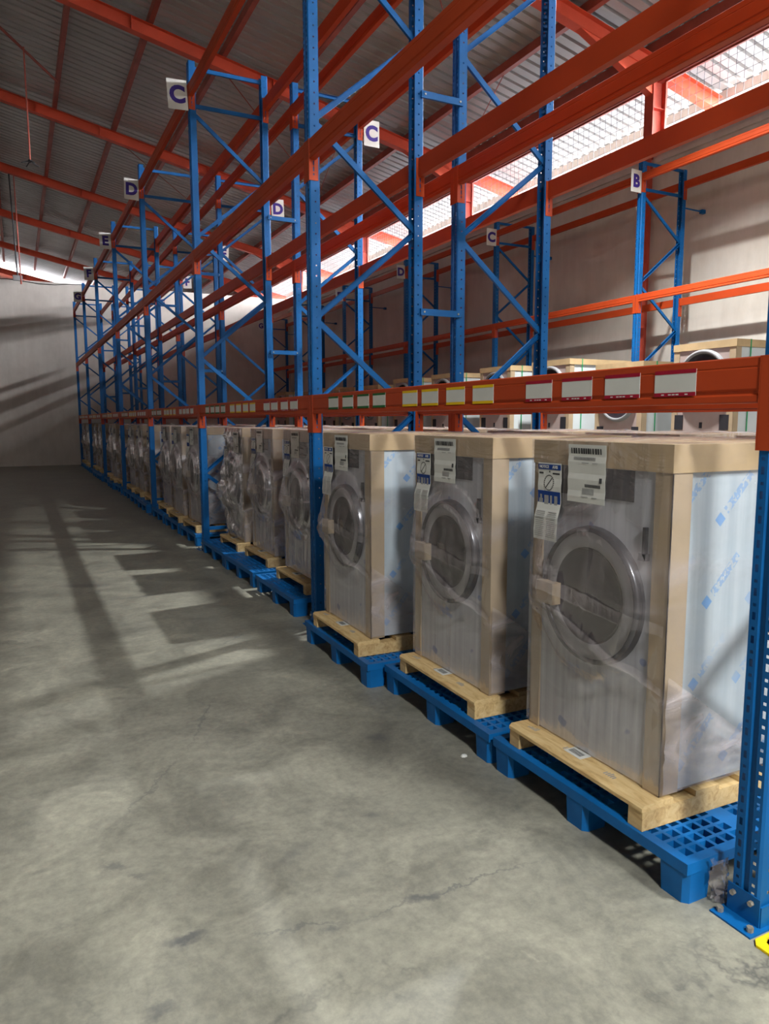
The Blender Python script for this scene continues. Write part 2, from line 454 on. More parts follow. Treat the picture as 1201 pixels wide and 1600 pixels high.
# rafters with bottom flange, one per building frame
def rafter(y, k):
    root = struct(empty('rafter', (0, y, 0)), 'orange red steel roof rafter of frame %d' % (k + 1))
    for nm, d0, d1, hw in (('web', .18, .42, .006), ('top_flange', .17, .18, .09), ('bottom_flange', .42, .432, .09)):
        mm = MB()
        xs = [(RIDGE, EAVE - .15)]
        for a, c in xs:
            poly = [(a, roofz(a) - d1), (c, roofz(c) - d1), (c, roofz(c) - d0), (a, roofz(a) - d0)]
            mm.extrude(poly, lambda u, v, t: (u, t, v), -hw, hw)
            if nm != 'web' or True:
                poly = [(2 * RIDGE - u, v) for u, v in poly]
                mm.extrude(poly, lambda u, v, t: (u, t, v), -hw, hw)
        put(nm, mm.mesh(nm, 'rafter_red'), root)
    # stiffener plates and haunch at the column
    for xs in (.9, 2.45, 5.3, 7.4):
        mm = MB(); mm.box(xs - .006, xs + .006, -.085, .085, roofz(xs) - .42, roofz(xs) - .18)
        put('stiffener', mm.mesh('stiffener', 'rafter_red'), root)
    mm = MB(); h = [(8.4, roofz(8.4) - .42), (10.06, roofz(10.06) - .42), (10.06, roofz(10.06) - .80)]
    mm.extrude(h, lambda u, v, t: (u, t, v), -.07, .07); put('haunch', mm.mesh('haunch', 'rafter_red'), root)
for k, y in enumerate(COLS): rafter(y + (.9 if k == len(COLS) - 1 else 0), k)
# columns along the wall, each an I section with end plate
def column(y, k):
    root = struct(empty('column', (10.2, y, 0)), 'red steel column of frame %d on the long wall' % (k + 1))
    top = roofz(10.2) - .42
    for nm, bx in (('inner_flange', (-.15, -.138, -.1, .1)), ('outer_flange', (.138, .15, -.1, .1)), ('web', (-.138, .138, -.006, .006))):
        mm = MB(); mm.box(*bx, 0, top); put(nm, mm.mesh(nm, 'column_red'), root)
    mm = MB(); mm.box(-.17, .17, -.12, .12, top - .02, top + .01); mm.box(-.137, .137, -.1, .1, 6.9, 6.912)
    put('end_plate', mm.mesh('end_plate', 'column_red'), root)
for k, y in enumerate(COLS): column(y, k)
# window header rail and wire mesh windows
m = MB(); m.box(10.23, 10.37, -12, 47.3, HEAD, HEAD + .16)
struct(put('trim_1', m.mesh('trim_1', 'purlin_red')), 'dark red header rail above the mesh windows')
for k in range(len(COLS) - 1):
    a, c = COLS[k] + .12, COLS[k + 1] - .12
    root = struct(empty('window_%d' % (k + 1), (10.3, (a + c) / 2, SILL)), 'mesh opening under the roof edge, bay %d' % (k + 1))
    w = (c - a) / 2; h = HEAD - SILL
    mm = MB(); t = .03
    mm.box(-.02, .02, -w, w, 0, t); mm.box(-.02, .02, -w, w, h - t, h)
    mm.box(-.02, .02, -w, -w + t, t, h - t); mm.box(-.02, .02, w - t, w, t, h - t)
    put('window_frame', mm.mesh('window_frame', 'purlin_red'), root)
    mm = MB(); n = int(2 * w / .15)
    for i in range(1, n): y = -w + i * .15; mm.box(-.003, .003, y - .003, y + .003, t, h - t)
    for i in range(1, int(h / .15) + 1): z = i * .15; mm.box(.003, .009, -w + t, w - t, z - .003, z + .003)
    put('wire_mesh', mm.mesh('wire_mesh', 'wire_metal'), root)
# canopy bars outside the eave
can = struct(empty('canopy', (0, 0, 0)), 'thin outer canopy bars beyond the gutter')
mb = MB(); mb.bar((11.98, 0, 7.40), (13.6, 0, 7.05), RECT(.022, .03)); cbm = mb.mesh('canopy_bar', 'rafter_red')
for i in range(34): put('canopy_bar', cbm, can, (0, 3.2 + i * .95, 0))
# gable rafter seen over the cross wall
# diagonal roof brace
m = MB(); m.tube((-1.5, 16.3, roofz(-1.5) - .2), (1.34, 20.1, roofz(1.34) - .2), .03)
put('roof_brace', m.mesh('roof_brace', 'purlin_red'), ceil)
for (xa, ya, xb, yb) in ((7.1, 16.1, 8.5, 21.8), (5.7, 10.2, 8.4, 13.2), (4.2, 16.2, 7.1, 19.5), (2.8, 22.2, 5.7, 25.5), (8.6, 12.2, 9.9, 15.8)):
    m = MB(); m.tube((xa, ya, roofz(xa) - .19), (xb, yb, roofz(xb) - .19), .011, 6)
    put('tie_rod', m.mesh('tie_rod', 'purlin_red'), ceil)

# ------------------------------------------------------------------ rack parts
def post_mesh(H):
    m = MB(); pitch = .075; n = int(H / pitch)
    def P(p, z): return (p[0], p[1], z)
    def plain(p, q): m.quad(P(p, 0), P(q, 0), P(q, H), P(p, H))
    def perf(p, q, holes, hw):
        """strip p->q with one column of holes; holes = [(z0, z1)] per pitch, hw = hole width"""
        d = math.dist(p, q); f0, f1 = .5 - hw / d / 2, .5 + hw / d / 2
        a = (p[0] + (q[0] - p[0]) * f0, p[1] + (q[1] - p[1]) * f0); c = (p[0] + (q[0] - p[0]) * f1, p[1] + (q[1] - p[1]) * f1)
        plain(p, a); plain(c, q)
        z = 0.0
        for i in range(n):
            for h0, h1 in holes:
                zz = i * pitch + h0
                m.quad(P(a, z), P(c, z), P(c, zz), P(a, zz)); z = i * pitch + h1
        m.quad(P(a, z), P(c, z), P(c, H), P(a, H))
    slots = [(.010, .034), (.052, .062)]
    dots = [(.030, .040)]
    plain((.075, -.030), (.078, -.047)); perf((.078, -.05), (.008, -.05), dots, .010); plain((.008, -.05), (0, -.043))
    perf((0, -.043), (0, -.013), slots, .011)
    plain((0, -.013), (.008, -.009)); plain((.008, -.009), (.008, .009)); plain((.008, .009), (0, .013))
    perf((0, .013), (0, .043), slots, .011)
    plain((0, .043), (.008, .05)); perf((.008, .05), (.078, .05), dots, .010); plain((.078, .047), (.075, .030))
    return m.mesh('post', 'rack_blue')
m = MB()
m.box(-.065, .13, -.075, .075, 0, .006); FOOT = m
m.box(-.004, .0, -.058, .058, .006, .10); m.box(.0, .085, -.062, -.056, .006, .075); m.box(.0, .085, .056, .062, .006, .075)
foot_me = m.mesh('foot_plate', 'rack_blue')
m = MB(); m.lathe([(0, .022), (.011, .022), (.011, .006)], 6, lambda u, v, h: (u, v, h)); abolt = m.mesh('anchor_bolt', 'bolt_metal')
m = MB(); m.lathe([(0, .012), (.009, .012), (.009, .0)], 6, lambda u, v, h: (-h, u, v)); fbolt = m.mesh('foot_bolt', 'bolt_metal')

class RackKind:
    def __init__(s, H, nodesF, nodesR, horiz):
        s.post = post_mesh(H); s.H = H
        zs = sorted([(z, 0) for z in nodesF] + [(z, 1) for z in nodesR], reverse=True)
        s.diag = []
        xf, xr = .045, DEPTH - .045
        for k in range(len(zs) - 1):
            (za, a), (zb, c) = zs[k], zs[k + 1]
            m = MB(); sg = 1 if k % 2 == 0 else -1
            prof = [(u, sg * v) for u, v in CHAN(.042, .024, .003)]
            if sg < 0: prof = prof[::-1]
            m.bar((xr if a else xf, -.012 * sg, za), (xr if c else xf, -.012 * sg, zb), prof)
            s.diag.append(m.mesh('diagonal_brace', 'rack_blue'))
        s.hor = []
        for z in horiz:
            m = MB(); m.bar((xf, -.012, z), (xr, -.012, z), CHAN(.042, .024, .003)); s.hor.append(m.mesh('horizontal_brace', 'rack_blue'))
KIND = RackKind(5.7193, (5.17, 3.765, 2.355, .95), (4.47, 3.07, 1.65, .30), (5.655, 5.245, .26))
KIND3 = RackKind(5.511, (5.05, 3.70, 2.35, .95), (4.40, 3.03, 1.65, .30), (5.50, 5.12, .26))
def frame(x, y, kind, flip, label, group, tie=False):
    root = tag(empty('upright_frame', (x + (DEPTH if flip else 0), y, 0), math.pi if flip else 0), label, 'rack upright', group)
    put('post', kind.post, root); put('post', kind.post, root, (DEPTH, 0, 0), math.pi)
    for lx, rz in ((0, 0), (DEPTH, math.pi)):
        f = put('foot_plate', foot_me, root, (lx, 0, 0), rz); 
        if y < 10:
            for by in (-.055, .055): put('anchor_bolt', abolt, f, (-.04, by, 0))
            for by in (-.03, .035): put('foot_bolt', fbolt, f, (-.004, by, .075))
    for me in kind.hor: put('horizontal_brace', me, root)
    for me in kind.diag: put('diagonal_brace', me, root)
    if tie:
        m = MB(); m.tube((DEPTH + .0, 0, 4.95), (10.19 - x, 0, 4.94), .012); m.box(10.12 - x, 10.199 - x, -.03, .03, 4.91, 4.97)
        put('wall_tie', m.mesh('wall_tie', 'black_metal' if False else 'rack_blue'), root)
    return root

def beam_mesh(length, h):
    m = MB(); g = h * .24
    poly = [(.004, 0), (0, .004), (0, g - .012), (.006, g - .006), (.006, g + .004), (.001, g + .010), (.001, h - .036), (.003, h - .032), (.001, h - .028), (.001, h - .004), (.005, h), (.050, h), (.050, 0)]
    m.extrude(poly, lambda u, v, t: (u, t, v), -length / 2, length / 2)
    return m.mesh('beam_body', 'rack_orange')
def connector_mesh(sgn, h, bh):
    """end connector at y = 0 reaching over the post (towards sgn*y); beam body on the other side. z0 = bottom of connector"""
    m = MB(); t = .004
    ya, yb = sorted((0, sgn * .047)); m.box(-t - .001, -.001, ya, yb, 0, h)
    # side plate with three slots, against the flank of the post
    y0, y1 = sorted((-sgn * .001, -sgn * .005))
    xs0, xs1, sa, sb = -t - .001, .066, .026, .036
    m.box(xs0, sa, y0, y1, 0, h); m.box(sb, xs1, y0, y1, 0, h)
    zc = 0
    for a, c in ((.035, .050), (.062, .095), (.105, .138)):
        m.box(sa, sb, y0, y1, zc, a); zc = c
    m.box(sa, sb, y0, y1, zc, h)
    return m.mesh('end_connector', 'rack_orange')
CH = .283
BL = L - .104
body = {.14: beam_mesh(BL - .01, .14), .115: beam_mesh(BL - .01, .115)}
conn = {+1: connector_mesh(+1, CH, .14), -1: connector_mesh(-1, CH, .14)}
# location labels stuck on the beams
m = MB(); m.box(-.0015, 0, -.0875, .0875, 0, .088); sticker = m.mesh('location_label', 'paper')
bands = {}
for nm in ('red', 'yellow', 'green'):
    m = MB(); m.box(-.0022, -.0015, -.0875, .0875, 0, .013); m.box(-.0022, -.0015, -.0875, .0875, .075, .088)
    bands[nm] = m.mesh('colour_band', 'band_' + nm)
m = MB()
for y in (-.05, -.012, .004, .02, .05): m.box(-.0026, -.0022, y - .006, y + .006, .004, .008)
bandtxt = m.mesh('small_print', 'paper')
def beam(x, ya, ztop, face, label, group, h=.14, stickers=None):
    """face -1: fronts the side of smaller x; +1: fronts the other way"""
    root = tag(empty('load_beam', (x, ya + L / 2, ztop - h), 0 if face < 0 else math.pi), label, 'beam', group, 'thing')
    bd = put('beam_body', body[h], root, (-.003, 0, 0))
    for sg in (1, -1):
        put('end_connector', conn[sg], root, (0, sg * (L / 2 - .05), h - CH))
    if stickers:
        for (y, col) in stickers:
            s = put('location_label', sticker, root, (-.0025, y - (ya + L / 2), .028))
            put('colour_band', bands[col], s)
            if col == 'red': put('small_print', bandtxt, s)
    return root

def sign(letter, x0, y, z0, label, group):
    root = tag(empty('bay_sign', (x0, y, z0)), label, 'sign', group)
    m = MB(); m.box(0, .225, -.0015, .0015, 0, .325)
    p = put('sign_plate', m.mesh('sign_plate', 'paper'), root)
    t = text_mesh(letter, .25, 'sign_purple', .0008, .012)
    o = put('letter', t, root, (.1125, -.003, .155)); o.rotation_euler = (math.pi / 2, 0, 0)
    root.rotation_euler = (0, R(random.uniform(-3, 2)), R(random.uniform(-6, 4)))
    return root

LET = 'ABCDEFGH'
def bay_name(i):
    return ['end bay by yellow guard', 'second bay from yellow guard', 'bay C to D', 'bay D to E', 'bay E to F', 'bay F to G', 'bay beside cross wall'][i]
def post_name(i):
    return ['level with yellow guard', 'one bay past yellow guard', 'level with sign C', 'level with sign D', 'level with sign E', 'level with sign F', 'level with sign G', 'against cross wall'][i]
LEV = [('lowest', 1.7895), ('middle', 3.6139), ('top', 5.467)]
colset = {0: [(1.816, 'red'), (2.06, 'red'), (2.306, 'red'), (2.545, 'red'), (2.966, 'yellow'), (3.213, 'yellow'), (3.473, 'yellow'), (3.698, 'yellow'), (4.095, 'green'), (4.328, 'green'), (4.574, 'green'), (4.826, 'green')]}
for i in range(1, 7): colset[i] = [(y + L * i + random.uniform(-.02, .02), c) for y, c in colset[0]]
for i in range(8):
    frame(X1, UY(i), KIND, False, 'blue upright frame of the aisle rack, %s' % post_name(i), 'upright frames of the aisle rack')
    frame(X2, UY(i), KIND, True, 'blue upright frame of the second rack, %s' % post_name(i), 'upright frames of the second rack')
for i in range(7):
    for ln, zt in LEV:
        g1, g2 = 'beams of the aisle rack', 'beams of the second rack'
        extra = ' with rows of coloured labels' if ln == 'lowest' else ''
        beam(X1, UY(i), zt, -1, 'orange %s beam%s, aisle face, %s' % (ln, extra, bay_name(i)), g1, stickers=colset[i] if ln == 'lowest' else None)
        beam(X1 + DEPTH, UY(i), zt, 1, 'orange %s beam, rear of aisle rack, %s' % (ln, bay_name(i)), g1)
        beam(X2, UY(i), zt, -1, 'orange %s beam, near face of second rack, %s' % (ln, bay_name(i)), g2)
        beam(X2 + DEPTH, UY(i), zt, 1, 'orange %s beam, far face of second rack, %s' % (ln, bay_name(i)), g2)
# row spacers between the two racks
m = MB(); m.bar((0, 0, 0), (X2 - X1 - DEPTH + .06, 0, 0), CHAN(.05, .02, .003)); sp_me = m.mesh('row_spacer', 'rack_blue')
m = MB(); m.lathe([(0, .008), (.008, .008), (.008, 0)], 6, lambda u, v, h: (u, -h, v)); spb_me = m.mesh('bolt', 'bolt_metal')
for i in range(8):
    for zn, z in (('lower', 2.453), ('upper', 4.08)):
        s = tag(put('row_spacer', sp_me, None, (X1 + DEPTH - .03, UY(i) - .075, z)), '%s blue spacer bar joining the two racks, %s' % (zn, post_name(i)), 'spacer bar', 'row spacers')
        if i < 4:
            for xx in (.03, X2 - X1 - DEPTH + .03): put('bolt', spb_me, s, (xx, 0, 0))
# wall rack
for k in range(7):
    nm = 'B C D E F G'.split()
    lab = 'blue upright frame of the wall rack, %s' % ('before its sign B' if k == 0 else 'carrying its sign %s' % nm[k - 1])
    frame(X3, Y3 + L * k, KIND3, False, lab, 'upright frames of the wall rack', tie=True)
    if k < 6:
        bn = ('before its sign B' if k == 0 else 'between its signs %s and %s' % (nm[k - 1], nm[k]))
        for ln, zt in (('lower', 3.535), ('upper', 5.340)):
            beam(X3, Y3 + L * k, zt, -1, 'orange %s front beam of the wall rack, %s' % (ln, bn), 'beams of the wall rack', .115)
            beam(X3 + DEPTH, Y3 + L * k, zt, 1, 'orange %s rear beam of the wall rack, %s' % (ln, bn), 'beams of the wall rack', .115)
    if k > 0:
        sign(nm[k - 1], X3 - .24, Y3 + L * k - .056, 5.04, 'white sign with letter %s on the wall rack' % nm[k - 1], 'signs on the wall rack')
for i in range(1, 7):
    sign(LET[i], X1 - .240, UY(i) - .056, 5.15, 'white sign with letter %s at the aisle side of the front rack' % LET[i], 'signs over the aisle')
    sign(LET[i], X2 + DEPTH + .022, UY(i) - .056, 5.13, 'white sign with letter %s on the far side of the second rack' % LET[i], 'signs on the second rack')

# ------------------------------------------------------------------ pallets
def plastic_meshes():
    S, T = 1.1, .15
    # cell runs along one axis: (length, is_hole)
    def runs():
        r = [(.035, 0)]
        blocks = 3
        for bkk in range(blocks):
            for k in range(6): r += [(.034, 1), (.013 if k < 5 else .0, 0)]
            r.append((.075 if bkk < blocks - 1 else .035, 0))
        r = [(a, h) for a, h in r if a > 0]
        tot = sum(a for a, h in r)
        return [(a * S / tot, h) for a, h in r]
    rx = runs(); m = MB(); z1, z0 = T, T - .028
    def grid(rr):
        e = [0]; 
        for a, h in rr: e.append(e[-1] + a)
        return e
    e = grid(rx)
    for i, (a, hi) in enumerate(rx):
        for j, (c, hj) in enumerate(rx):
            x0, x1, y0, y1 = e[i], e[i + 1], e[j] - S / 2, e[j + 1] - S / 2
            if hi and hj:
                m.quad((x0, y0, z1), (x0, y1, z1), (x0, y1, z0), (x0, y0, z0)); m.quad((x1, y1, z1), (x1, y0, z1), (x1, y0, z0), (x1, y1, z0))
                m.quad((x0, y0, z0), (x1, y0, z0), (x1, y0, z1), (x0, y0, z1)); m.quad((x1, y1, z0), (x0, y1, z0), (x0, y1, z1), (x1, y1, z1))
            elif not hi or not hj:
                m.quad((x0, y0, z1), (x1, y0, z1), (x1, y1, z1), (x0, y1, z1)); m.quad((x0, y0, z0), (x0, y1, z0), (x1, y1, z0), (x1, y0, z0))
    h = S / 2
    for p, q in (((0, -h), (S, -h)), ((S, -h), (S, h)), ((S, h), (0, h)), ((0, h), (0, -h))):
        m.quad((*p, z0 - .012), (*q, z0 - .012), (*q, z1), (*p, z1))
    deck = m.mesh('deck', 'pallet_blue')
    m = MB(); w = .066; c = .018; zt = T - .03
    def ring(w): return [(-w + c, -w), (w - c, -w), (w, -w + c), (w, w - c), (w - c, w), (-w + c, w), (-w, w - c), (-w, -w + c)]
    ra, rb = ring(w - .006), ring(w)
    m.add([(x, y, 0) for x, y in ra] + [(x, y, T - .001) for x, y in rb], [(i, (i + 1) % 8, 8 + (i + 1) % 8, 8 + i) for i in range(8)] + [tuple(range(8))[::-1]])
    leg = m.mesh('leg', 'pallet_blue')
    return deck, leg
DECK, LEG = plastic_meshes()
def plastic_pallet(x, yc, label, group, rz=0):
    root = tag(empty('plastic_pallet', (x, yc, 0), rz), label, 'pallet', group)
    put('deck', DECK, root)
    for lx in (.067, .55, 1.033):
        for ly in (-.483, 0, .483): put('leg', LEG, root, (lx, ly, 0))
    return root
def wood_meshes():
    W, D = .40, .95
    m = MB(); m.box(0, D, -.034, .034, 0, .072); st = m.mesh('stringer', 'pine')
    m = MB(); m.extrude([(0, 0), (.15, 0), (.15, .024), (.012, .024), (0, .014)], lambda u, v, t: (u, t, v), -W, W); ed = m.mesh('edge_board', 'pine')
    m = MB(); m.box(0, .12, -W, W, 0, .022); bd = m.mesh('deck_board', 'pine')
    m = MB()
    for s in range(3):
        for k in range(5): y = -.20 + s * .24 + k * .012; m.box(.05, .072 + random.uniform(-.01, .01), y, y + .006, 0, .0006)
    mk = m.mesh('stamp_mark', 'print_grey')
    m = MB(); m.box(.045, .105, -.04, .06, 0, .0008); lb = m.mesh('paper_label', 'paper')
    m = MB()
    for k in range(12): m.box(.06, .09, -.02 + k * .006, -.017 + k * .006, .0008, .0012)
    bc = m.mesh('label_print', 'print_black')
    return st, ed, bd, mk, lb, bc
STR, EDGE, BOARD, MARK, PLAB, PBAR = wood_meshes()
def wood_pallet(x, yc, z, label, group, rz=0, detail=True):
    root = tag(empty('wooden_pallet', (x, yc, z), rz), label, 'pallet', group)
    for ly in (-.365, .365): put('stringer', STR, root, (0, ly, 0))
    e = put('edge_board', EDGE, root, (-.004, 0, .0722))
    if detail:
        put('stamp_mark', MARK, e, (0, 0, .0242)); l = put('paper_label', PLAB, e, (0, .02, .0242)); put('label_print', PBAR, l)
    for lx in (.26, .50, .72): put('deck_board', BOARD, root, (lx, 0, .0722))
    return root

# ------------------------------------------------------------------ wrapped washing machines
MW, MD, MH = .755, .86, 1.268
DOOR = (0.0, .665); RING_R = .268
def bulge(y, z):
    r = math.hypot(y - DOOR[0], z - DOOR[1])
    t = min(1, max(0, (.36 - r) / .10)); h = .058 * t * t * (3 - 2 * t)
    py, pz = .25, .63
    dz = (z - pz) / .36 if z > pz else (pz - z) / .20
    dy = abs(y - py) / (.13 if y > py else .42)
    k = max(0, 1 - math.hypot(dy, dz)); h2 = .098 * k ** .85
    # tight fold running from the handle down across the door
    fy = (.25 - y) / .63; fz = .63 - .26 * fy
    fold = .010 * math.exp(-((z - fz) / .014) ** 2) if 0 < fy < 1 else 0
    return max(h, h2) + fold
def machine_meshes():
    M = {}
    hw = MW / 2
    m = MB(); m.box(.012, MD, -hw + .008, hw - .008, .005, MH - .012); M['body'] = m.mesh('body', 'side_film')
    m = MB(); m.box(.004, .013, -hw + .010, hw - .010, .006, MH - .014); M['front_panel'] = m.mesh('front_panel', 'front_film')
    t, w = .007, .062
    m = MB(); m.box(0 - t + .004, .004 + .0, hw - w, hw + .002, 0, MH - .02); m.box(-.003, w, hw - .007, hw + .002, 0, MH - .02); M['corner_a'] = m.mesh('corner_board', 'card')
    m = MB(); m.box(0 - t + .004, .004, -hw - .002, -hw + w + .012, 0, MH - .02); m.box(-.003, w + .03, -hw - .002, -hw + .007, 0, MH - .02); M['corner_b'] = m.mesh('corner_board', 'card')
    m = MB(); m.box(MD - w, MD + .004, hw - .007, hw + .002, 0, MH - .02); m.box(MD - w, MD + .004, -hw - .002, -hw + .007, 0, MH - .02); M['corner_c'] = m.mesh('corner_board', 'card')
    m = MB(); z0 = MH - .098; o = .006
    m.box(-o, MD + o, -hw - o, hw + o, MH - .006, MH)
    m.box(-o, -o + .004, -hw - o, hw + o, z0, MH - .006); m.box(MD + o - .004, MD + o, -hw - o, hw + o, z0, MH - .006)
    m.box(-o + .004, MD + o - .004, -hw - o, -hw - o + .004, z0, MH - .006); m.box(-o + .004, MD + o - .004, hw + o - .004, hw + o, z0, MH - .006)
    M['cap'] = m.mesh('top_cap', 'cap_board')
    D = lambda u, v, h: (-h, DOOR[0] + u, DOOR[1] + v)
    m = MB(); m.lathe([(.276, -.008), (.273, .022), (.266, .034), (.256, .034), (.252, .022)], 40, D); M['ring'] = m.mesh('door_ring', 'chrome_ring', True)
    m = MB(); m.lathe([(.253, .022), (.205, .034), (.192, .024)], 40, D); M['rim'] = m.mesh('door_rim', 'rim_steel', True)
    m = MB(); m.lathe([(.193, .024), (.17, -.002), (.12, .004), (.05, .018), (.0, .022)], 40, D); M['glass'] = m.mesh('door_glass', 'door_glass', True)
    m = MB(); m.box(-.066, -.022, .165, .272, .592, .682); M['pad'] = m.mesh('handle_pad', 'card')
    m = MB(); m.box(.0, .0038, -.20, .25, MH - .215, MH - .10); M['panel'] = m.mesh('dark_strip', 'dark_panel')  # dark strip set under the cap, partly behind the label
    m = MB(); m.box(-.012, .004, -.275, -.262, .86, .97); m.box(-.02, .004, -.285, -.252, .85, .875); M['latch'] = m.mesh('latch', 'chrome_ring')
    # paper sheets on the outside of the wrap, gently wavy
    def paper(y0, y1, z0, z1, x, amp):
        mm = MB(); n = 10; vs = []
        yc = (y0 + y1) / 2
        fxx = lambda z: x - .004 - min(.018, bulge(yc, z)) - amp * (.5 + .5 * math.sin(((z - z0) / (z1 - z0) * n) * 2.1))
        for i in range(n + 1):
            z = z0 + (z1 - z0) * i / n; d = fxx(z)
            vs += [(d, y0, z), (d, y1, z), (d + .001, y0, z), (d + .001, y1, z)]
        fs = []
        for i in range(n):
            a = i * 4; fs += [(a, a + 1, a + 5, a + 4), (a + 2, a + 6, a + 7, a + 3), (a, a + 4, a + 6, a + 2), (a + 1, a + 3, a + 7, a + 5)]
        mm.add(vs, fs); return mm, fxx
    def prt(rects, fx, mat, nm, lift=.0012):
        mm = MB()
        for (ya, yb, za, zb) in rects:
            k = max(1, int((zb - za) / .015))
            for i in range(k):
                z0 = za + (zb - za) * i / k; z1 = za + (zb - za) * (i + 1) / k
                mm.quad((fx(z0) - lift, yb, z0), (fx(z0) - lift, ya, z0), (fx(z1) - lift, ya, z1), (fx(z1) - lift, yb, z1))
        return mm.mesh(nm, mat)
    rnd = random.Random(3)
    # shipping label
    pm, fx = paper(-.072, .142, MH - .240, MH - .012, -.014, .003); M['label'] = pm.mesh('shipping_label', 'paper')
    rc = []; y = .125
    while y > -.05:
        w = rnd.choice((.007, .009, .011)); rc.append((y - w, y, MH - .048, MH - .026)); y -= w + rnd.choice((.0025, .003, .006))
    y = .04
    while y > -.045:
        w = .006; rc.append((y - w, y, MH - .178, MH - .166)); y -= w + .002
    rc += [(-.055, -.040, MH - .158, MH - .138)]
    M['label_print'] = prt(rc, fx, 'print_black', 'label_print')
    rc = []; y = .108
    while y > -.015: rc.append((y - .0028, y, MH - .073, MH - .060)); y -= .0045
    y = .055
    while y > -.01: rc.append((y - .0026, y, MH - .207, MH - .182)); y -= .0042
    for z in (.085, .218): rc += [(.02, .06, MH - z, MH - z + .003), (-.03, .0, MH - z, MH - z + .003)]
    M['label_codes'] = prt(rc, fx, 'print_grey', 'barcode_print')
    # notice
    pm, fx = paper(.185, .335, MH - .418, MH - .094, -.013, .003); M['notice'] = pm.mesh('notice_sheet', 'paper')
    nfx = fx
    rc = [(.187, .333, MH - .122, MH - .100), (.187, .333, MH - .283, MH - .212)]
    M['notice_blue'] = prt(rc, fx, 'print_blue', 'blue_block', .0010)
    rc = []
    for k in range(14):
        z = MH - .300 - k * .008
        rc += [(.265 + rnd.uniform(0, .006), .325, z, z + .0028), (.195, .255 - rnd.uniform(0, .006), z, z + .0028)]
    M['notice_lines'] = prt(rc, fx, 'print_grey', 'fine_print')
    rc = [(.300, .328, MH - .141, MH - .134), (.195, .240, MH - .141, MH - .134), (.255, .262, MH - .134, MH - .126)]
    z0 = MH - .177
    for k in range(24):
        a = 2 * math.pi * k / 24; yy, zz = .262 + .030 * math.cos(a), z0 + .031 * math.sin(a); rc.append((yy - .0035, yy + .0035, zz - .002, zz + .002))
    for k in range(12): rc.append((.243 + k * .0034 - .003, .243 + k * .0034 + .003, z0 - .021 + (11 - k) * .0038 - .0022 - .0, z0 - .021 + (11 - k) * .0038 + .0022))
    M['notice_black'] = prt([(.524 - b_, .524 - a_, c_, d_) if False else (a_, b_, c_, d_) for a_, b_, c_, d_ in rc], fx, 'print_black', 'pictogram')
    rc = []
    for (a, c) in ((.205, .225), (.24, .252), (.262, .29)): rc.append((a, c, MH - .268, MH - .230))
    rc += [(.30, .325, MH - .262, MH - .245), (.306, .318, MH - .245, MH - .228)]
    M['notice_white'] = prt(rc, fx, 'print_grey', 'white_pictogram', .0018)
    def words(txt, y, z, size, fx=None):
        me = text_mesh(txt, size, 'paper', .0002, .0005)
        mt = Matrix(((0, 0, -1, nfx(z) - .0016), (-1, 0, 0, y), (0, 1, 0, z), (0, 0, 0, 1)))
        me.transform(mt); return me
    M['word_a'] = words('NOTICE', .293, MH - .111, .017); M['word_b'] = words('AVIS', .222, MH - .111, .017)
    # stretch wrap: three variants
    def wrap(seed, mat, amp, messy):
        rr = random.Random(seed); m = MB()
        ph = [(rr.uniform(0, 6.3), rr.choice((10, 18, 44, 70, 95)) * rr.uniform(.8, 1.2), rr.uniform(1, 6), rr.uniform(.3, 1)) for _ in range(9)]
        def nz(a, z): return sum(w * math.sin(p + fa * a + fz * z) for p, fa, fz, w in ph) / 6
        ny, nzv = (56, 44) if not messy else (30, 60)
        H = MH + .003; o = .0115
        def front(i, j):
            y = -hw - o + (MW + 2 * o) * i / ny; z = .012 + (H - .012) * j / nzv
            edge = min(1, min(i, ny - i) / 3) * min(1, min(j, nzv - j) / 4)
            d = bulge(y, z) * (1 if not messy else .8) * min(1, min(i, ny - i) / 1.0) + amp * abs(nz(y, z)) * edge
            if messy:
                d += (.10 * max(0, math.sin(z * 5.2 - .9)) ** 3 * abs(nz(y * 2.3 + 3, z * 2.1)) + .05 * abs(nz(y * 4 + 1, z * 5))) * edge * 1.5
            return (-o - d, y, z)
        vs = [front(i, j) for j in range(nzv + 1) for i in range(ny + 1)]
        m.add(vs, [(j * (ny + 1) + i, j * (ny + 1) + i + 1, (j + 1) * (ny + 1) + i + 1, (j + 1) * (ny + 1) + i) for j in range(nzv) for i in range(ny)])
        for sgn in (-1, 1):
            nx = 16
            def side(i, j):
                x = -o + (MD + 2 * o) * i / nx; z = .012 + (H - .012) * j / 24
                edge = min(1, min(i, nx - i) / 3) * min(1, min(j, 24 - j) / 3)
                return (x, sgn * (hw + o + amp * .8 * abs(nz(x + 3, z)) * edge), z)
            vs = [side(i, j) for j in range(25) for i in range(nx + 1)]
            m.add(vs, [(j * (nx + 1) + i, j * (nx + 1) + i + 1, (j + 1) * (nx + 1) + i + 1, (j + 1) * (nx + 1) + i) for j in range(24) for i in range(nx)])
        m.quad((MD + o, -hw - o, .012), (MD + o, hw + o, .012), (MD + o, hw + o, H), (MD + o, -hw - o, H))
        # crumpled sheet over the cap
        n2 = 18
        vs = []
        for j in range(n2 + 1):
            for i in range(n2 + 1):
                y = -hw - o + (MW + 2 * o) * i / n2; x = -o + (MD + 2 * o) * j / n2
                e = min(1, min(i, n2 - i) / 2) * min(1, min(j, n2 - j) / 2)
                vs.append((x, y, H + .018 * abs(nz(y * 1.6, x * 2.5)) * e))
        m.add(vs, [(j * (n2 + 1) + i, j * (n2 + 1) + i + 1, (j + 1) * (n2 + 1) + i + 1, (j + 1) * (n2 + 1) + i) for j in range(n2) for i in range(n2)])
        return m.mesh('stretch_wrap', mat, True)
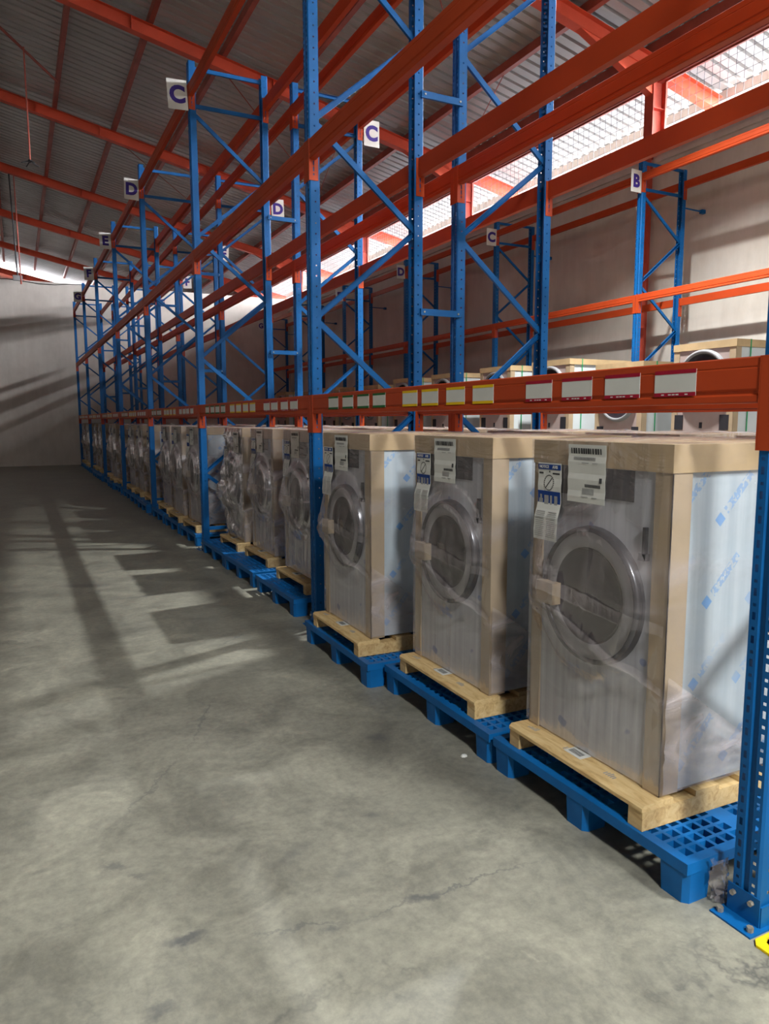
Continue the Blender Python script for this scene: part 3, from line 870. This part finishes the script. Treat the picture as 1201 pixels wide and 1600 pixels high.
    M['wrap'] = [wrap(s, 'stretch_film', .007, False) for s in (1, 2, 3)]
    M['thick'] = [wrap(s, 'thick_film', .010, False) for s in (4, 5, 6)]
    def band(pa, pb, w, seed):
        rr = random.Random(seed); mm = MB(); n = 26; vs = []
        for i in range(n + 1):
            t = i / n; y = pa[0] + (pb[0] - pa[0]) * t; z = pa[1] + (pb[1] - pa[1]) * t
            ww = w * (.6 + .4 * math.sin(3.1 * t) + rr.uniform(-.12, .12))
            for q in (-1, -.3, .3, 1):
                vs.append((-.0125 - bulge(y, z + q * ww / 2) - .006 - rr.uniform(0, .003), y, z + q * ww / 2))
        mm.add(vs, [(i * 4 + k, (i + 1) * 4 + k, (i + 1) * 4 + k + 1, i * 4 + k + 1) for i in range(n) for k in range(3)])
        return mm.mesh('film_band', 'loose_film', True)
    M['bands'] = [band((.37, .655), (-.385, .395), .045, 1), band((.36, .70), (-.385, .615), .06, 2), band((.30, .60), (-.1, .43), .07, 3)]
    mm = MB(); rr = random.Random(12); n = 16; vs = []
    for j in range(n + 1):
        for i in range(n + 1):
            x = -.008 + .60 * i / n; zt = .46 - .42 * i / n; z = .02 + (zt - .02) * j / n
            vs.append((x, -hw - .022 - rr.uniform(0, .008), z))
    mm.add(vs, [(j * (n + 1) + i, j * (n + 1) + i + 1, (j + 1) * (n + 1) + i + 1, (j + 1) * (n + 1) + i) for j in range(n) for i in range(n)])
    M['flap'] = mm.mesh('film_flap', 'loose_film', True)
    M['wrap_messy'] = wrap(9, 'loose_film', .02, True)
    return M
MM = machine_meshes()
def machine(x, yc, z, label, group, rz=0, variant=0, detail=2, messy=False, thick=False):
    root = tag(empty('wrapped_washing_machine', (x, yc, z), rz), label, 'washing machine', group)
    put('body', MM['body'], root); put('front_panel', MM['front_panel'], root)
    put('corner_board', MM['corner_a'], root); put('corner_board', MM['corner_b'], root); put('corner_board', MM['corner_c'], root)
    put('top_cap', MM['cap'], root)
    if detail:
        put('door_ring', MM['ring'], root); put('door_rim', MM['rim'], root); put('door_glass', MM['glass'], root)
        put('handle_pad', MM['pad'], root); put('dark_strip', MM['panel'], root)
    if detail > 1: put('latch', MM['latch'], root)
    put('stretch_wrap', MM['wrap_messy'] if messy else MM['thick' if detail < 2 or thick else 'wrap'][variant], root)
    if detail > 1 and not messy:
        for bm in MM['bands']: put('film_band', bm, root)
        put('film_flap', MM['flap'], root)
    if detail:
        off = (-.02, -.26, -.03) if messy else (0, 0, 0)
        l = put('shipping_label', MM['label'], root, off); put('label_print', MM['label_print'], l); put('barcode_print', MM['label_codes'], l)
        n = put('notice_sheet', MM['notice'], root, (-.03, -.06, -.12) if messy else (0, 0, 0)); put('blue_block', MM['notice_blue'], n)
        if detail > 1:
            put('fine_print', MM['notice_lines'], n); put('pictogram', MM['notice_black'], n); put('white_pictogram', MM['notice_white'], n)
            put('lettering', MM['word_a'], n); put('lettering', MM['word_b'], n)
    return root

# front rack: pallets and machines
P0 = {0: [(2.115, 1.885), (3.245, 1.885), (4.385, 1.80)], 1: [(6.11, 1.945), (7.30, 1.945), (8.42, 1.955)], 2: [(9.93, 1.975), (11.07, 1.97), (12.25, 1.97)]}
M0 = {0: [(2.175, 2.000), (3.265, 2.015), (4.385, 1.905)], 1: [(6.05, 2.18), (7.30, 2.24), (8.30, 2.215)], 2: [(9.90, 2.10), (10.98, 2.09), (12.10, 2.13)]}
ORD = ['first', 'second', 'third']
WZ = .1505; MZ = WZ + .0722 + .0245
for i in range(7):
    for k in range(3):
        if i in P0: (py, px), (my, mx) = P0[i][k], M0[i][k]
        else:
            py = UY(i) + .74 + 1.16 * k + random.uniform(-.02, .02); px = 1.96 + random.uniform(-.03, .03)
            my = py + random.uniform(-.06, .06); mx = 2.10 + random.uniform(-.05, .05)
        far = i > 2
        bn = bay_name(i)
        where = '%s one from the yellow guard in %s' % (ORD[k], bn) if i else '%s from the yellow foot guard' % ORD[k]
        w2 = '%s from guard end, %s' % (ORD[k], bn)
        plastic_pallet(px, py, 'blue plastic pallet in aisle rack, %s' % w2, 'blue pallets in the front rack', R(random.uniform(-.6, .6)))
        wood_pallet(mx - .095, my, WZ, 'pine pallet in aisle rack, %s' % w2, 'pine pallets in the front rack', R(random.uniform(-1, 1)), i < 3)
        if i == 1 and k == 2: lab = 'washing machine under messy crumpled clear film with a loose label'
        else: lab = 'film wrapped washing machine in aisle rack, %s' % w2
        machine(mx, my, MZ, lab, 'wrapped washing machines in the front rack', R(random.uniform(-.8, .8)), (i * 3 + k) % 3, 2 if i < 2 else 1, messy=(i == 1 and k == 2), thick=i > 0)
# second rack: machines facing the other way, only their tops show
for i in range(6):
    for k in range(3):
        yc = UY(i) + .78 + 1.16 * k + random.uniform(-.02, .02); xb = X2 + DEPTH + .02 + random.uniform(-.03, .03)
        w2 = '%s from guard end, %s' % (ORD[k], bay_name(i))
        plastic_pallet(X2 + DEPTH + .10, yc, 'blue plastic pallet in second rack, %s' % w2, 'blue pallets in the second rack', math.pi)
        wood_pallet(xb + .095, yc, WZ, 'pine pallet in second rack, %s' % w2, 'pine pallets in the second rack', math.pi, False)
        machine(xb, yc, MZ, 'wrapped machine in second rack, %s' % w2, 'wrapped machines in the second rack', math.pi, (i + k) % 3, 0)

# ------------------------------------------------------------------ tall machines in the wall rack
def tall_meshes(W, D, H):
    M = {}; hw = W / 2
    m = MB(); m.box(.01, D, -hw + .006, hw - .006, .0, H - .012); M['body'] = m.mesh('body', 'white_panel')
    m = MB(); m.box(0, .012, -hw + .05, hw - .05, 0, H - .08); M['front'] = m.mesh('front_panel', 'mauve_panel')
    for nm, y in (('ca', 1), ('cb', -1)):
        m = MB(); a, c = sorted((y * (hw - .085), y * (hw + .002))); m.box(-.006, .002, a, c, 0, H - .02)
        a, c = sorted((y * (hw - .006), y * (hw + .002))); m.box(-.006, .085, a, c, 0, H - .02); M[nm] = m.mesh('corner_board', 'card')
    m = MB(); m.box(-.012, D + .01, -hw - .01, hw + .01, H - .085, H); M['cap'] = m.mesh('top_cap', 'cap_board')
    Dn = lambda u, v, h: (-h, u, H - .44 + v)
    m = MB(); m.lathe([(.355, -.002), (.35, .035), (.325, .05), (.305, .03)], 40, Dn); M['ring'] = m.mesh('door_ring', 'grey_plastic', True)
    m = MB(); m.lathe([(.306, .03), (.28, .01), (.17, .03), (0, .04)], 40, Dn); M['glass'] = m.mesh('door_glass', 'door_glass', True)
    for nm, y in (('va', .33), ('vb', -.33)):
        m = MB(); m.box(-.008, .001, y - .063, y + .063, H - 1.04, H - .86); M[nm] = m.mesh('vent', 'dark_panel')
    m = MB(); m.box(-.006, .001, -.02, .02, H - 1.02, H - .95); M['knob'] = m.mesh('knob', 'dark_panel')
    m = MB(); x = .22
    for y0, y1 in ((-hw - .013, -hw - .010), (hw + .010, hw + .013)): m.box(x, x + .016, y0, y1, 0, H + .003)
    m.box(x, x + .016, -hw - .013, hw + .013, H + .0005, H + .003); M['strap'] = m.mesh('strap', 'strap_green')
    return M
TA, TB = tall_meshes(.885, 1.2, 2.32), tall_meshes(.875, 1.2, 2.18)
TALL = [(6.287, 'A', 2.515), (7.67, 'B', 2.365), (9.12, 'A', 2.503), (10.59, 'A', 2.50), (12.3, 'A', 2.478), (13.95, 'A', 2.473), (15.6, 'B', 2.40), (16.9, 'B', 2.40), (18.1, 'A', 2.45), (20.0, 'B', 2.40), (22.0, 'A', 2.46)]
XT = 7.40
for n, (yc, kd, ztop) in enumerate(TALL):
    M = TA if kd == 'A' else TB; H = 2.32 if kd == 'A' else 2.18
    zb = ztop - H
    lab = 'tall boxed machine with green strap by the wall rack, %s past the round door' % (['at', 'first', 'second', 'third', 'fourth', 'fifth', 'sixth', 'seventh', 'eighth', 'ninth', 'tenth'][n])
    if n == 0: lab = 'tall boxed machine whose round door shows above the beam with red labels'
    root = tag(empty('tall_boxed_machine', (XT, yc, zb)), lab, 'washing machine', 'tall machines in the wall rack')
    for nm, part in (('body', 'body'), ('front', 'front_panel'), ('ca', 'corner_board'), ('cb', 'corner_board'), ('cap', 'top_cap'), ('ring', 'door_ring'), ('glass', 'door_glass'), ('va', 'vent'), ('vb', 'vent'), ('knob', 'knob'), ('strap', 'strap')):
        put(part, M[nm], root)
    m = MB()
    pw = .44
    pl = tag(empty('pallet_base', (XT - .02, yc, 0)), 'pine pallet under the %s tall boxed machine in front of the wall rack' % (['first', 'second', 'third', 'fourth', 'fifth', 'sixth', 'seventh', 'eighth', 'ninth', 'tenth', 'eleventh'][n]), 'pallet', 'pallets in the wall rack')
    m = MB(); m.box(0, 1.22, -pw, pw, zb - .026, zb - .001); put('deck_board', m.mesh('deck_board', 'pine'), pl)
    for ly in (-.38, 0, .38): m = MB(); m.box(0, 1.22, ly - .05, ly + .05, 0, zb - .027); put('stringer', m.mesh('stringer', 'pine'), pl)

# ------------------------------------------------------------------ small things
# yellow guard at the foot of the first upright
g = tag(empty('foot_guard', (1.930, 1.258, 0)), 'yellow steel foot guard bolted to the floor', 'guard')
m = MB(); m.extrude([(0, -.13), (.24, -.13), (.24, .098), (.02, .098), (0, .08)], lambda u, v, t: (u, v, t), 0, .008); put('floor_plate', m.mesh('floor_plate', 'guard_yellow'), g)
m = MB(); m.box(.205, .213, -.13, .098, .008, .40); m.box(.213, .24, -.13, -.122, .008, .40); put('upright_plate', m.mesh('upright_plate', 'guard_yellow'), g)
m = MB(); m.lathe([(0, .026), (.014, .026), (.014, .008), (.024, .008)], 8, lambda u, v, h: (.055 + u, .055 + v, h)); put('bolt', m.mesh('bolt', 'bolt_metal'), g)
# scrap of clear film at the pallet corner
m = MB(); rr = random.Random(5); n = 9; vs = []
for j in range(n + 1):
    for i in range(n + 1):
        z = .004 + .15 * j / n; a = i / n
        vs.append((1.975 + .07 * a + rr.uniform(-.012, .012), 1.545 - .025 * math.sin(a * 3) + rr.uniform(-.010, .006), z + rr.uniform(0, .012)))
m.add(vs, [(j * (n + 1) + i, j * (n + 1) + i + 1, (j + 1) * (n + 1) + i + 1, (j + 1) * (n + 1) + i) for j in range(n) for i in range(n)])
tag(put('film_scrap', m.mesh('film_scrap', 'loose_film')), 'crumpled scrap of clear film between blue pallet and upright', 'plastic scrap')
m = MB(); m.lathe([(0, .010), (.010, .008), (.014, .0)], 7, lambda u, v, h: (1.83 + u * 1.3, 2.825 + v, h)); tag(put('paper_scrap', m.mesh('paper_scrap', 'paper')), 'tiny white scrap on the concrete beside the blue pallets', 'scrap')
# hanging rods over the aisle
h1 = tag(empty('hanging_rod', (.62, 19.0, 7.33)), 'thin red rod with black spread hook hanging from the roof', 'rod')
m = MB(); m.tube((0, 0, .02), (0, 0, roofz(.62) - .2 - 7.33), .016, 6); put('rod', m.mesh('rod', 'purlin_red'), h1)
m = MB()
for k in range(4):
    a = k * math.pi / 2 + .4; m.tube((0, 0, .05), (.20 * math.cos(a), .20 * math.sin(a), -.03), .012, 6)
m.lathe([(.0, .08), (.04, .07), (.045, .03), (0, .0)], 8, lambda u, v, h: (u, v, h)); put('spread_hook', m.mesh('spread_hook', 'black_metal'), h1)
h2 = tag(empty('flood_lamp', (.33, 28.4, 6.30)), 'small grey flood lamp hanging on a black rod near the cross wall', 'lamp')
m = MB(); m.tube((0, 0, .16), (-.08, -.42, roofz(.25) - .435 - 6.30), .022, 6); put('rod', m.mesh('rod', 'black_metal'), h2)
m = MB(); m.box(-.15, .15, -.06, .06, .0, .17); m.box(-.12, .12, -.075, -.06, .02, .15); put('housing', m.mesh('housing', 'lamp_grey'), h2)
h3 = tag(empty('drop_pipe', (.42, 28.0, 6.15)), 'thin red pipe hanging from the rafter beside the flood lamp', 'pipe')
m = MB(); m.tube((0, 0, 0), (-.03, 0, roofz(.4) - .42 - 6.15), .018, 6); put('pipe', m.mesh('pipe', 'purlin_red'), h3)
m = MB(); m.tube((0, 0, -.02), (0, 0, .1), .028, 8); put('pipe_end', m.mesh('pipe_end', 'purlin_red'), h3)
m = MB(); pts = [(-3 + .5 * k, 29.06, 6.40 + .05 * math.sin(k * 1.3)) for k in range(12)]
for p, q in zip(pts, pts[1:]): m.tube(p, q, .012, 5)
tag(put('wall_cable', m.mesh('wall_cable', 'black_metal')), 'black cable run along the top of the cross wall', 'cable')

# ------------------------------------------------------------------ high bay lamps (above the picture), the last one an added fill
m = MB(); m.lathe([(.0, .34), (.06, .34), (.08, .22), (.20, .03), (.205, 0), (.195, .0), (.07, .2), (0, .21)], 24, lambda u, v, h: (u, v, h)); lampm = m.mesh('housing', 'lamp_grey', True)
m = MB(); m.disc(16, lambda u, v, h: (u, -v, h), .12, .09); glow = m.mesh('bulb', 'lamp_glow')
def high_bay(x, y, z, watt, label, size=.24, col=(.98, 1, .97), spread=180):
    root = tag(empty('high_bay_lamp', (x, y, z)), label, 'lamp', 'high bay lamps')
    k = max(1, size / .36)
    put('housing', lampm, root, (0, 0, 0), 0, (k, k, 1)); put('bulb', glow, root, (0, 0, 0), 0, (k, k, 1))
    mm = MB(); mm.tube((0, 0, .33), (0, 0, roofz(max(x, RIDGE)) - z - .16), .01, 6); put('suspension_rod', mm.mesh('suspension_rod', 'black_metal'), root)
    l = bpy.data.lights.new('lamp_light', 'AREA'); l.shape = 'DISK'; l.size = size; l.energy = watt; l.color = col; l.spread = R(spread)
    o = bpy.data.objects.new('lamp_light', l); C.objects.link(o); o.parent = root; o.location = (0, 0, -.01)
high_bay(6.5, 7.0, 6.7, LAMP_W, 'high bay lamp over the aisle behind the second rack', .24, (.98, 1, .97), 128)
high_bay(3.4, -2.0, 6.7, LAMP_W * 1.0, 'wide high bay lamp in front of the rack end', 1.0)
high_bay(.2, -4.5, 6.7, LAMP_W * 1.7, 'added unseen fill lamp over the open floor', 1.0)  # unseen lamp added to brighten the near floor and machine sides
